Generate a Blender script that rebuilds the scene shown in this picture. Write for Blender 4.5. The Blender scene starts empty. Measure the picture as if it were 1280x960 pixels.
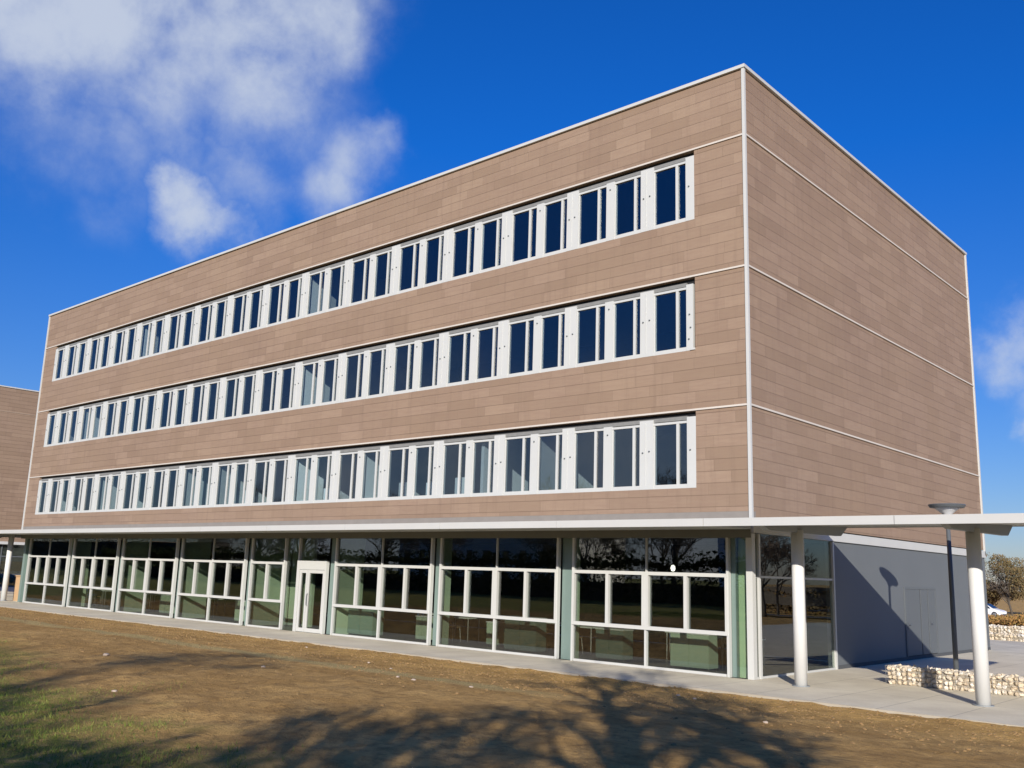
import bpy, bmesh, math, random
from mathutils import Vector, Matrix, noise
C = bpy.context; SC = C.scene; COL = SC.collection
random.seed(7)

# ------------------------------------------------------------------ camera
cam = bpy.data.cameras.new('camera'); camo = bpy.data.objects.new('camera', cam); COL.objects.link(camo)
r_ = Vector((0.74778195, 0.66322804, 0.03083377)); u_ = Vector((0.10721004, -0.16644824, 0.98020457)); f_ = Vector((-0.65523138, 0.72967359, 0.19557169))
M = Matrix.Identity(4)
for i in range(3):
    M[i][0] = r_[i]; M[i][1] = u_[i]; M[i][2] = -f_[i]
M[0][3], M[1][3], M[2][3] = 10.7452, -20.5246, 2.2063
camo.matrix_world = M
cam.sensor_width = 36; cam.lens = 1186.56 / 1280 * 36; cam.clip_end = 3000; cam.clip_start = .1
SC.camera = camo

# ------------------------------------------------------------------ world + sun
SUN = Vector((.5665, -.7554, .3295)).normalized()        # towards the sun
elev = math.asin(SUN.z)
w = bpy.data.worlds.new('World'); SC.world = w; w.use_nodes = True
nt = w.node_tree; N = nt.nodes; Lk = nt.links
N.clear()
def wn(t, **k):
    n = N.new(t)
    for a, b in k.items(): setattr(n, a, b)
    return n
def wmath(op, a, b=None, c=None, clamp=False):
    n = wn('ShaderNodeMath', operation=op, use_clamp=clamp)
    for i, v in enumerate((a, b, c)):
        if v is None: continue
        if isinstance(v, (int, float)): n.inputs[i].default_value = v
        else: Lk.new(v, n.inputs[i])
    return n.outputs[0]
sky = wn('ShaderNodeTexSky', sky_type='NISHITA', sun_disc=False)
sky.sun_elevation = elev
sky.sun_rotation = math.atan2(SUN.x, SUN.y)
sky.air_density = 1.0; sky.dust_density = .25; sky.ozone_density = 3.0; sky.altitude = 100
hsv = wn('ShaderNodeHueSaturation'); hsv.inputs['Saturation'].default_value = 1.15; hsv.inputs['Value'].default_value = 1.0
Lk.new(sky.outputs[0], hsv.inputs['Color'])
tint = wn('ShaderNodeMix', data_type='RGBA', blend_type='MULTIPLY'); tint.inputs[0].default_value = 1
Lk.new(hsv.outputs[0], tint.inputs[6])
tc = wn('ShaderNodeTexCoord')
dz = wn('ShaderNodeSeparateXYZ'); Lk.new(tc.outputs['Generated'], dz.inputs[0])
zr = wn('ShaderNodeMapRange'); Lk.new(dz.outputs[2], zr.inputs[0]); zr.inputs[1].default_value = .0; zr.inputs[2].default_value = .42
tr_ = wn('ShaderNodeMix', data_type='RGBA'); Lk.new(zr.outputs[0], tr_.inputs[0]); tr_.inputs[6].default_value = (.98, .98, 1.35, 1); tr_.inputs[7].default_value = (.16, 1.06, 2.25, 1)
Lk.new(tr_.outputs[2], tint.inputs[7])
def wnoise(scale, detail, rough, vec, dist=0):
    n = wn('ShaderNodeTexNoise'); n.inputs['Scale'].default_value = scale; n.inputs['Detail'].default_value = detail; n.inputs['Roughness'].default_value = rough; n.inputs['Distortion'].default_value = dist
    Lk.new(vec, n.inputs['Vector']); return n
DIR = tc.outputs['Generated']
wp = wnoise(4.2, 8, .6, DIR)
sub = wn('ShaderNodeVectorMath', operation='SUBTRACT'); Lk.new(wp.outputs['Color'], sub.inputs[0]); sub.inputs[1].default_value = (.5, .5, .5)
scl = wn('ShaderNodeVectorMath', operation='SCALE'); Lk.new(sub.outputs[0], scl.inputs[0]); scl.inputs['Scale'].default_value = .22
add = wn('ShaderNodeVectorMath', operation='ADD'); Lk.new(DIR, add.inputs[0]); Lk.new(scl.outputs[0], add.inputs[1]); WD = add.outputs[0]
nz = wnoise(10, 12, .6, DIR, .1)
# soft cloud banks around fixed directions of the sky
banks = [((-.842, .253, .477), .10, 1.0), ((-.845, .29, .44), .09, .9), ((-.80, .35, .485), .13, 1.0), ((-.745, .43, .51), .12, .95), ((-.70, .48, .53), .085, .85),
         ((-.832, .43, .352), .05, 1.0), ((-.822, .455, .345), .035, .8), ((-.79, .475, .388), .06, .55), ((-.742, .535, .402), .06, .62), ((-.715, .56, .415), .035, .5), ((-.77, .455, .45), .10, .42), ((-.74, .49, .455), .08, .42),
         ((-.86, .33, .39), .09, .55), ((-.225, .948, .232), .04, .75), ((-.215, .965, .16), .02, .6), ((-.19, .965, .20), .05, .5),
         ((.75, .5, .3), .12, .7), ((-.74, -.66, .07), .2, .75), ((-.55, -.83, .09), .16, .7)]
acc = None
for c, rad, wt in banks:
    c = Vector(c).normalized()
    d = wn('ShaderNodeVectorMath', operation='DISTANCE'); Lk.new(WD, d.inputs[0]); d.inputs[1].default_value = c
    mr = wn('ShaderNodeMapRange', interpolation_type='SMOOTHSTEP'); Lk.new(d.outputs['Value'], mr.inputs[0])
    mr.inputs[1].default_value = rad * 1.5; mr.inputs[2].default_value = 0; mr.inputs[3].default_value = 0; mr.inputs[4].default_value = wt
    acc = mr.outputs[0] if acc is None else wmath('MAXIMUM', acc, mr.outputs[0])
dens = wmath('MULTIPLY', acc, wmath('ADD', -.12, wmath('MULTIPLY', nz.outputs[0], 2.25)))
mrc = wn('ShaderNodeMapRange', interpolation_type='SMOOTHSTEP'); Lk.new(dens, mrc.inputs[0])
mrc.inputs[1].default_value = .02; mrc.inputs[2].default_value = 1.1; mrc.inputs[4].default_value = .88
cmix = wn('ShaderNodeMix', data_type='RGBA'); Lk.new(mrc.outputs[0], cmix.inputs[0]); Lk.new(tint.outputs[2], cmix.inputs[6]); cmix.inputs[7].default_value = (8.9, 9.9, 11.7, 1)
bg = wn('ShaderNodeBackground'); bg.inputs[1].default_value = .052
Lk.new(cmix.outputs[2], bg.inputs[0])
wo = wn('ShaderNodeOutputWorld'); Lk.new(bg.outputs[0], wo.inputs[0])
sl = bpy.data.lights.new('sun', 'SUN'); sl.energy = 5.0; sl.angle = math.radians(.5); sl.color = (1, .93, .83)
so = bpy.data.objects.new('sun', sl); COL.objects.link(so)
so.rotation_euler = SUN.to_track_quat('Z', 'Y').to_euler(); so.location = (40, -60, 40)
SC.view_settings.view_transform = 'Standard'; SC.view_settings.look = 'None'
SC.view_settings.exposure = .34; SC.view_settings.gamma = 1; SC.view_settings.use_curve_mapping = False
SC.render.engine = 'CYCLES'
SC.cycles.max_bounces = 8; SC.cycles.transparent_max_bounces = 16; SC.cycles.glossy_bounces = 4; SC.cycles.caustics_reflective = False

# ------------------------------------------------------------------ materials
def mat(name, col, rough=.6, metal=0, spec=.5, var=0, vscale=3, bump=0, bscale=20, emit=None):
    m = bpy.data.materials.new(name); m.use_nodes = True
    t = m.node_tree; b = t.nodes['Principled BSDF']
    b.inputs['Base Color'].default_value = (*col, 1); b.inputs['Roughness'].default_value = rough
    b.inputs['Metallic'].default_value = metal; b.inputs['Specular IOR Level'].default_value = spec
    tcn = t.nodes.new('ShaderNodeTexCoord')
    n = t.nodes.new('ShaderNodeTexNoise'); n.inputs['Scale'].default_value = vscale; n.inputs['Detail'].default_value = 6
    t.links.new(tcn.outputs['Object'], n.inputs['Vector'])
    if var:
        mx = t.nodes.new('ShaderNodeMix'); mx.data_type = 'RGBA'
        t.links.new(n.outputs[0], mx.inputs[0])
        mx.inputs[6].default_value = (*[c * (1 - var) for c in col], 1); mx.inputs[7].default_value = (*[min(1, c * (1 + var)) for c in col], 1)
        t.links.new(mx.outputs[2], b.inputs['Base Color'])
    if bump:
        n2 = t.nodes.new('ShaderNodeTexNoise'); n2.inputs['Scale'].default_value = bscale; n2.inputs['Detail'].default_value = 5
        t.links.new(tcn.outputs['Object'], n2.inputs['Vector'])
        bp = t.nodes.new('ShaderNodeBump'); bp.inputs['Strength'].default_value = bump; bp.inputs['Distance'].default_value = .02
        t.links.new(n2.outputs[0], bp.inputs['Height']); t.links.new(bp.outputs[0], b.inputs['Normal'])
    return m
class G:                                             # tiny node graph helper
    def __init__(s, m): s.t = m.node_tree; s.n = s.t.nodes; s.l = s.t.links
    def put(s, v, sock):
        if v is None: return
        if hasattr(v, 'links') or hasattr(v, 'is_output'): s.l.new(v, sock)
        else: sock.default_value = v
    def node(s, t, **k):
        n = s.n.new(t)
        for a, b in k.items(): setattr(n, a, b)
        return n
    def math(s, op, a, b=None, c=None, clamp=False):
        n = s.node('ShaderNodeMath', operation=op, use_clamp=clamp)
        for i, v in enumerate((a, b, c)): s.put(v, n.inputs[i])
        return n.outputs[0]
    def noise(s, vec, scale, detail=5, rough=.5, dist=0):
        n = s.node('ShaderNodeTexNoise'); s.put(vec, n.inputs['Vector'])
        n.inputs['Scale'].default_value = scale; n.inputs['Detail'].default_value = detail; n.inputs['Roughness'].default_value = rough; n.inputs['Distortion'].default_value = dist
        return n.outputs[0]
    def ramp(s, v, a, b, lo=0, hi=1):
        n = s.node('ShaderNodeMapRange', interpolation_type='SMOOTHSTEP'); s.put(v, n.inputs[0])
        n.inputs[1].default_value = a; n.inputs[2].default_value = b; n.inputs[3].default_value = lo; n.inputs[4].default_value = hi
        return n.outputs[0]
    def mix(s, f, a, b, blend='MIX'):
        n = s.node('ShaderNodeMix', data_type='RGBA', blend_type=blend)
        s.put(f, n.inputs[0]); s.put(a if hasattr(a, 'is_output') else (*a, 1), n.inputs[6]); s.put(b if hasattr(b, 'is_output') else (*b, 1), n.inputs[7])
        return n.outputs[2]

def cladding_mat():
    m = bpy.data.materials.new('terracotta_tile_cladding'); m.use_nodes = True; g = G(m); b = g.n['Principled BSDF']
    geo = g.node('ShaderNodeNewGeometry'); sep = g.node('ShaderNodeSeparateXYZ'); g.l.new(geo.outputs['Position'], sep.inputs[0])
    u = g.math('ADD', sep.outputs[0], sep.outputs[1]); v = g.math('ADD', sep.outputs[2], .13)
    cb = g.node('ShaderNodeCombineXYZ'); g.l.new(u, cb.inputs[0]); g.l.new(v, cb.inputs[1])
    H = .29; W = 1.18
    row = g.math('FLOOR', g.math('DIVIDE', v, H))
    rr = g.node('ShaderNodeTexWhiteNoise', noise_dimensions='1D'); g.l.new(row, rr.inputs['W'])
    us = g.math('ADD', g.math('DIVIDE', u, W), g.math('MULTIPLY', rr.outputs['Value'], 1.0))
    cell = g.math('FLOOR', us)
    cc = g.node('ShaderNodeCombineXYZ'); g.l.new(cell, cc.inputs[0]); g.l.new(row, cc.inputs[1])
    wnz = g.node('ShaderNodeTexWhiteNoise', noise_dimensions='2D'); g.l.new(cc.outputs[0], wnz.inputs['Vector'])
    fv = g.math('FRACT', g.math('DIVIDE', v, H)); fu = g.math('FRACT', us)
    jh = g.math('LESS_THAN', fv, .055); ju = g.math('MULTIPLY', g.math('LESS_THAN', fu, .008), .45)
    joint = g.math('MAXIMUM', jh, ju)
    # fine horizontal grooves of each tile + mottling
    st = g.node('ShaderNodeMapping'); g.l.new(cb.outputs[0], st.inputs['Vector']); st.inputs['Scale'].default_value = (.9, 6, 1)
    n1 = g.noise(st.outputs[0], 2.2, 6, .6); n2 = g.noise(cb.outputs[0], .35, 3)
    base = g.mix(wnz.outputs['Value'], (.240, .167, .115), (.300, .213, .152))
    base = g.mix(g.ramp(n1, .3, .75, 0, .45), base, (.222, .143, .105))
    base = g.mix(g.ramp(n2, .35, .7, 0, .35), base, (.285, .20, .132))
    ylw = g.math('GREATER_THAN', wnz.outputs['Value'], .93)
    base = g.mix(g.math('MULTIPLY', ylw, .1), base, (.34, .25, .165))
    sv = g.node('ShaderNodeMapping'); g.l.new(cb.outputs[0], sv.inputs['Vector']); sv.inputs['Scale'].default_value = (3.2, .22, 1)
    base = g.mix(g.ramp(g.noise(sv.outputs[0], 1.6, 5, .65), .48, .72, 0, .3), base, (.185, .125, .09))
    col = g.mix(g.math('MULTIPLY', joint, .4), base, (.12, .075, .05))
    g.l.new(col, b.inputs['Base Color']); b.inputs['Roughness'].default_value = .62; b.inputs['Specular IOR Level'].default_value = .35
    hgt = g.math('SUBTRACT', g.math('MULTIPLY', n1, .25), joint)
    bp = g.node('ShaderNodeBump'); bp.inputs['Strength'].default_value = .7; bp.inputs['Distance'].default_value = .014
    g.l.new(hgt, bp.inputs['Height']); g.l.new(bp.outputs[0], b.inputs['Normal'])
    return m
def glass_mat(name, tintc=(.72, .78, .76), f0=.055):
    m = bpy.data.materials.new(name); m.use_nodes = True; g = G(m)
    for n in list(g.n):
        if n.type == 'BSDF_PRINCIPLED': g.n.remove(n)
    out = [n for n in g.n if n.type == 'OUTPUT_MATERIAL'][0]
    geo = g.node('ShaderNodeNewGeometry'); d = g.node('ShaderNodeVectorMath', operation='DOT_PRODUCT')
    g.l.new(geo.outputs['Normal'], d.inputs[0]); g.l.new(geo.outputs['Incoming'], d.inputs[1])
    c = g.math('ABSOLUTE', d.outputs['Value']); F = g.math('ADD', g.math('MULTIPLY', g.math('POWER', g.math('SUBTRACT', 1, c), 5), 1 - f0), f0)
    tr = g.node('ShaderNodeBsdfTransparent'); tr.inputs[0].default_value = (*tintc, 1)
    oi = g.node('ShaderNodeObjectInfo'); gl = g.node('ShaderNodeBsdfGlossy'); gl.inputs['Roughness'].default_value = .0; g.l.new(g.mix(oi.outputs['Random'], (.62, .70, .72), (1, .98, 1)), gl.inputs[0]); g.l.new(g.mix(oi.outputs['Random'], tintc, [c * .72 for c in tintc]), tr.inputs[0])
    ps = g.noise(geo.outputs['Position'], .55, 1); bp = g.node('ShaderNodeBump'); bp.inputs['Strength'].default_value = .05; bp.inputs['Distance'].default_value = .04
    g.l.new(ps, bp.inputs['Height']); g.l.new(bp.outputs[0], gl.inputs['Normal'])
    mx = g.node('ShaderNodeMixShader'); g.l.new(F, mx.inputs[0]); g.l.new(tr.outputs[0], mx.inputs[1]); g.l.new(gl.outputs[0], mx.inputs[2]); g.l.new(mx.outputs[0], out.inputs[0])
    return m
PAV0 = -2.6
def paving_mat():
    m = bpy.data.materials.new('concrete_paving'); m.use_nodes = True; g = G(m); b = g.n['Principled BSDF']
    geo = g.node('ShaderNodeNewGeometry'); sep = g.node('ShaderNodeSeparateXYZ'); P = geo.outputs['Position']; g.l.new(P, sep.inputs[0])
    n1 = g.noise(P, .7, 5, .6); n2 = g.noise(P, 14, 4, .7); n3 = g.noise(P, 90, 2)
    col = g.mix(g.ramp(n1, .3, .7), (.58, .515, .39), (.72, .65, .50))
    col = g.mix(g.ramp(n2, .35, .8, 0, .3), col, (.50, .43, .32))
    col = g.mix(g.ramp(n3, .62, .75, 0, .4), col, (.62, .58, .5))
    fx = g.math('FRACT', g.math('DIVIDE', sep.outputs[0], 1.25)); fy = g.math('FRACT', g.math('DIVIDE', g.math('ADD', sep.outputs[1], 2.6), 2.45))
    j = g.math('MAXIMUM', g.math('LESS_THAN', fx, .016), g.math('LESS_THAN', fy, .008))
    col = g.mix(g.math('MULTIPLY', j, .55), col, (.16, .14, .11))
    g.l.new(col, b.inputs['Base Color']); b.inputs['Roughness'].default_value = .85
    bp = g.node('ShaderNodeBump'); bp.inputs['Strength'].default_value = .3; bp.inputs['Distance'].default_value = .01
    g.l.new(g.math('SUBTRACT', n2, j), bp.inputs['Height']); g.l.new(bp.outputs[0], b.inputs['Normal'])
    return m
def lawn_mat():
    m = bpy.data.materials.new('bare_soil_and_moss'); m.use_nodes = True; g = G(m); b = g.n['Principled BSDF']
    geo = g.node('ShaderNodeNewGeometry'); sep = g.node('ShaderNodeSeparateXYZ'); P = geo.outputs['Position']; g.l.new(P, sep.inputs[0])
    X, Y = sep.outputs[0], sep.outputs[1]
    n0 = g.noise(P, .16, 3); n1 = g.noise(P, .9, 6, .65); n2 = g.noise(P, 6, 6, .7); n3 = g.noise(P, 34, 4, .7)
    soil = g.mix(g.ramp(n1, .3, .72), (.40, .235, .075), (.62, .39, .14))
    soil = g.mix(g.ramp(n2, .4, .7, 0, .6), soil, (.17, .095, .034))
    soil = g.mix(g.ramp(n3, .58, .72, 0, .55), soil, (.44, .30, .14))
    # warm sandy subsoil close to the paving
    near = g.ramp(Y, -6.5, -2.8)
    soil = g.mix(g.math('MULTIPLY', near, g.ramp(n1, .35, .6, .1, .6)), soil, (.60, .36, .11))
    # moss and thin grass towards the photographer, strongest on the left
    side = g.math('ADD', g.math('MULTIPLY', X, -.06), g.math('MULTIPLY', Y, -.25))
    gm = g.ramp(g.math('ADD', g.math('ADD', side, g.math('MULTIPLY', n0, .9)), g.math('MULTIPLY', n1, .9)), 4.5, 5.0)
    green = g.mix(g.ramp(n2, .3, .7), (.085, .125, .02), (.22, .23, .035))
    col = g.mix(g.math('MULTIPLY', gm, g.ramp(n2, .3, .6, .25, .95)), soil, green)
    # old wheel track: a paler flattened strip running beside the paving
    a, c = Vector((-18.5, -8.75)), Vector((-1.0, -8.3))
    t = (c - a).normalized(); nrm = Vector((-t.y, t.x))
    dl = g.math('ADD', g.math('MULTIPLY', g.math('SUBTRACT', X, a.x), nrm.x), g.math('MULTIPLY', g.math('SUBTRACT', Y, a.y), nrm.y))
    dl = g.math('ABSOLUTE', g.math('ADD', dl, g.math('MULTIPLY', g.math('SUBTRACT', n1, .5), .6)))
    tk = g.math('MULTIPLY', g.ramp(dl, .85, .3), g.ramp(X, 2.0, -1.0))
    col = g.mix(g.math('MULTIPLY', tk, .65), col, (.46, .38, .17))
    g.l.new(col, b.inputs['Base Color']); b.inputs['Roughness'].default_value = .95; b.inputs['Specular IOR Level'].default_value = .2
    h = g.math('ADD', g.math('MULTIPLY', n2, .6), g.math('MULTIPLY', n3, .35))
    bp = g.node('ShaderNodeBump'); bp.inputs['Strength'].default_value = .9; bp.inputs['Distance'].default_value = .12
    g.l.new(h, bp.inputs['Height']); g.l.new(bp.outputs[0], b.inputs['Normal'])
    return m
def stone_mat():
    m = bpy.data.materials.new('gabion_stone'); m.use_nodes = True; g = G(m); b = g.n['Principled BSDF']
    geo = g.node('ShaderNodeNewGeometry'); P = geo.outputs['Position']
    at = g.node('ShaderNodeVertexColor'); at.layer_name = 'stone_tone'
    sp = g.node('ShaderNodeSeparateColor'); g.l.new(at.outputs[0], sp.inputs[0])
    col = g.mix(sp.outputs[0], (.62, .52, .38), (.80, .76, .68))
    col = g.mix(g.ramp(g.noise(P, 11, 5), .45, .8, 0, .45), col, (.40, .22, .10))
    g.l.new(col, b.inputs['Base Color']); b.inputs['Roughness'].default_value = .85
    bp = g.node('ShaderNodeBump'); bp.inputs['Strength'].default_value = .5; bp.inputs['Distance'].default_value = .02
    g.l.new(g.noise(P, 40, 5, .7), bp.inputs['Height']); g.l.new(bp.outputs[0], b.inputs['Normal'])
    return m
def foliage_mat(name, a, b2, c=None):
    m = bpy.data.materials.new(name); m.use_nodes = True; g = G(m); b = g.n['Principled BSDF']
    geo = g.node('ShaderNodeNewGeometry'); P = geo.outputs['Position']
    col = g.mix(g.ramp(g.noise(P, 2.2, 3), .3, .7), a, b2)
    col = g.mix(g.ramp(geo.outputs['Random Per Island'], .2, 1, 0, .6), col, c or b2)
    g.l.new(col, b.inputs['Base Color']); b.inputs['Roughness'].default_value = .8; b.inputs['Specular IOR Level'].default_value = .2
    return m

CLAD = cladding_mat()
WHITE = mat('white_coated_aluminium', (.50, .50, .48), .38, var=.05, vscale=1.4)
WHITE2 = mat('white_window_paint', (.50, .505, .485), .42, var=.04, vscale=2)
TRIM = mat('pale_joint_trim', (.56, .51, .45), .5, var=.08, vscale=1.2)
DARK = mat('gap_shade_and_black_parts', (.012, .012, .014), .7)  # near-black: paints the shade of gaps, also used for cords and cabinet plinths
GREYSLAT = mat('grey_vent_strip', (.20, .20, .19), .6, var=.2, vscale=8)
GLASS = glass_mat('window_glass', (.84, .90, .93), .11)
GLASSG = glass_mat('ground_floor_glass', (.88, .91, .87), .11)
GREYW = mat('grey_render_panel', (.122, .134, .142), .6, var=.07, vscale=.8)
GREYD = mat('grey_door_paint', (.108, .12, .128), .55, var=.05, vscale=1)
SOFFIT = mat('canopy_soffit', (.42, .44, .42), .6, var=.06)
BEAM = mat('grey_steel', (.24, .26, .27), .5, var=.08)
POST = mat('white_painted_steel_post', (.62, .62, .60), .4, var=.05, vscale=2, bump=.05)
BRACKET = mat('lintel_grey', (.15, .155, .14), .6, var=.1)
SLAB = mat('interior_slab', (.17, .17, .165), .9, var=.1)
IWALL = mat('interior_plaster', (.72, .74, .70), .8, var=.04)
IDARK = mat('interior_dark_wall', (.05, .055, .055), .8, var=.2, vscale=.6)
IGREEN = mat('interior_green_paint', (.42, .53, .40), .7, var=.12, vscale=.8)
IGREEN2 = mat('interior_dark_green_panel', (.15, .22, .18), .6, var=.12, vscale=1.5)
IFLOOR = mat('interior_floor', (.03, .031, .03), .4, var=.2)
PAV = paving_mat(); LAWN = lawn_mat(); STONE = stone_mat()
WIRE = mat('galvanised_wire', (.42, .42, .40), .4, .7)
BARK = mat('bark', (.085, .07, .055), .9, var=.3, vscale=4, bump=.5)
TWIG = mat('bare_twigs', (.11, .085, .065), .9, var=.3, vscale=2)
BLACKP = mat('grey_lamp_paint', (.09, .10, .11), .45)
LENS = mat('frosted_lamp_lens', (.62, .64, .68), .3)
ASPH = mat('asphalt', (.07, .072, .075), .9, var=.2, vscale=1, bump=.3, bscale=60)

# ------------------------------------------------------------------ mesh helpers
def obj(name, bm, m, parent=None, smooth=False):
    me = bpy.data.meshes.new(name); bm.to_mesh(me); bm.free()
    o = bpy.data.objects.new(name, me); COL.objects.link(o)
    for mm in (m if isinstance(m, (list, tuple)) else [m]): me.materials.append(mm)
    if smooth: me.polygons.foreach_set('use_smooth', [True] * len(me.polygons))
    if parent is not None:
        o.parent = parent; o.matrix_parent_inverse = Matrix.Translation(parent_base(parent)).inverted()
    return o
def parent_base(p):
    return p.location.copy() if p.parent is None else Vector((0, 0, 0))
def box(bm, x0, x1, y0, y1, z0, z1, mi=0):
    if x1 < x0: x0, x1 = x1, x0
    if y1 < y0: y0, y1 = y1, y0
    v = [bm.verts.new(p) for p in ((x0, y0, z0), (x1, y0, z0), (x1, y1, z0), (x0, y1, z0), (x0, y0, z1), (x1, y0, z1), (x1, y1, z1), (x0, y1, z1))]
    for f in ((0, 3, 2, 1), (4, 5, 6, 7), (0, 1, 5, 4), (1, 2, 6, 5), (2, 3, 7, 6), (3, 0, 4, 7)):
        bm.faces.new([v[i] for i in f]).material_index = mi
def boxes(*a):
    bm = bmesh.new()
    for b in a: box(bm, *b)
    return bm
def tube(bm, pts, rads, n=8, cap=True, mi=0):
    rings = []; prev = None
    for i, p in enumerate(pts):
        p = Vector(p)
        d = (Vector(pts[min(i + 1, len(pts) - 1)]) - Vector(pts[max(i - 1, 0)])).normalized()
        a = d.cross(Vector((0, 0, 1)) if abs(d.z) < .9 else Vector((1, 0, 0))).normalized() if prev is None else (prev - d * prev.dot(d)).normalized()
        prev = a; b = d.cross(a)
        rings.append([bm.verts.new(p + (a * math.cos(2 * math.pi * k / n) + b * math.sin(2 * math.pi * k / n)) * rads[i]) for k in range(n)])
    for i in range(len(rings) - 1):
        for k in range(n):
            bm.faces.new((rings[i][k], rings[i][(k + 1) % n], rings[i + 1][(k + 1) % n], rings[i + 1][k])).material_index = mi
    if cap:
        bm.faces.new(rings[0][::-1]).material_index = mi; bm.faces.new(rings[-1]).material_index = mi
def prism(bm, poly, x0, x1, mi=0):                   # poly in (y,z), extruded along x
    a = [bm.verts.new((x0, y, z)) for y, z in poly]; b = [bm.verts.new((x1, y, z)) for y, z in poly]
    n = len(poly)
    for i in range(n): bm.faces.new((a[i], b[i], b[(i + 1) % n], a[(i + 1) % n])).material_index = mi
    bm.faces.new(a[::-1]).material_index = mi; bm.faces.new(b).material_index = mi
    bmesh.ops.recalc_face_normals(bm, faces=bm.faces)
def thing(name, label, cat, loc=(0, 0, 0), group=None):
    o = bpy.data.objects.new(name, None); COL.objects.link(o); o.location = loc; o.empty_display_size = .3
    o['label'] = label; o['category'] = cat
    if group: o['group'] = group
    return o
def tag(o, label, cat, group=None):
    o['label'] = label; o['category'] = cat
    if group: o['group'] = group
    return o
def struct(o, kind='structure'): o['kind'] = kind; return o
def base_at(o, loc):                                 # move a single-mesh object's origin to its base
    loc = Vector(loc); o.data.transform(Matrix.Translation(-loc)); o.location = loc; return o

_b = bmesh.new(); bmesh.ops.create_icosphere(_b, subdivisions=1, radius=1); _b.verts.index_update()
ICO = ([v.co.copy() for v in _b.verts], [[v.index for v in f.verts] for f in _b.faces]); _b.free()
# ------------------------------------------------------------------ ground
def sstep(a, b, x):
    t = max(0, min(1, (x - a) / (b - a))); return t * t * (3 - 2 * t)
def gz(x, y):
    if y > -2.6 and x < 14:                          # level platform, falling slightly away far behind
        return -.06 - 1.0 * sstep(38, 80, y)
    h = -.035 + .68 * sstep(-2.6, -13.5, y) + .05 * sstep(-6, -14, x) * sstep(-2.6, -3.4, y) if x < 14 else -.06
    if x >= 14: h = -.06 + .7 * sstep(-2.6, -13.5, y) - 1.0 * sstep(38, 80, y)
    h += .05 * (noise.noise(Vector((x * .22, y * .22, 1)))) * sstep(-2.6, -6, y)
    if -24 < y < -2.6: h += .034 * noise.noise(Vector((x * 1.4, y * 1.4, 3))) + .028 * noise.noise(Vector((x * 4, y * 4, 5)))
    return h
def graded(a, b, fine0, fine1, fs, cs):
    v = []; x = a
    while x < b:
        v.append(x)
        if fine0 <= x < fine1: x += fs
        else:
            d = min(abs(x - fine0), abs(x - fine1)); x += max(fs, min(cs, .3 + d * .18))
            if v[-1] < fine0 < x: x = fine0
    v.append(b); return v
bm = bmesh.new()
xs = graded(-900, 700, -20, 12, .16, 60); ys = graded(-700, 1300, -17.5, -2.6, .16, 60)
grid = [[bm.verts.new((x, y, gz(x, y))) for x in xs] for y in ys]
for j in range(len(ys) - 1):
    for i in range(len(xs) - 1): bm.faces.new((grid[j][i], grid[j][i + 1], grid[j + 1][i + 1], grid[j + 1][i]))
struct(obj('ground', bm, LAWN, smooth=True))
# paving: ledge in front of the building, wider forecourt to the right of it
struct(obj('paving', boxes((-75, 0, PAV0, -.004, -.25, 0), (0, 13, PAV0, 15.8, -.25, 0), (-30, 13, 18.3, 33.1, -.25, -.012), (0, 13, 15.8, 18.299, -.25, -.012), (-75, -41.78, -.004, 12, -.25, 0)), PAV))
def sheet(name, x0, x1, y0, y1, m, n=24):
    b = bmesh.new(); rows = []
    for k in range(n + 1):
        y = y0 + (y1 - y0) * k / n; z = -.06 - 1.0 * sstep(38, 80, y) + .09
        rows.append([b.verts.new((x, y, z)) for x in (x0, x1)])
    for k in range(n): b.faces.new((rows[k][0], rows[k][1], rows[k + 1][1], rows[k + 1][0]))
    return struct(obj(name, b, m))
sheet('road', -60, 25, 39, 41.8, ASPH, 4)
sheet('car_park', -80, 40, 86, 112, ASPH)

# ------------------------------------------------------------------ main building
L, D = 41.77, 18.17; ZT = 15.26; J = [6.37, 9.87, 13.37]; ZB = 3.41
B0, B1 = -40.45, -1.47
bld = thing('office_building', 'four storey building clad in brown terracotta tiles with three white window bands', 'building', (0, 0, 0))
bands = [(j - 1.95, j - .03) for j in J]
bm = bmesh.new()
T = .22
zz = [3.82] + [q for b in bands for q in b] + [ZT - .06]
for i in range(0, len(zz), 2): box(bm, -L, -.0, 0, T, zz[i], zz[i + 1])
for a, b in bands:
    box(bm, -L, B0, 0, T, a, b); box(bm, B1, -.0, 0, T, a, b)
box(bm, -T, -.001, T, D, 3.60, ZT - .06)             # side facade
box(bm, -L, -T, D - T, D, ZB, ZT - .06); box(bm, -L, -L + T, T, D - T, ZB, ZT - .06)
obj('wall', bm, CLAD, bld)
obj('wall_base_strip', boxes((-L, -.0, .004, T, ZB, 3.819)), mat('weathered_base_strip', (.22, .20, .18), .7, var=.15), bld)
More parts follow.
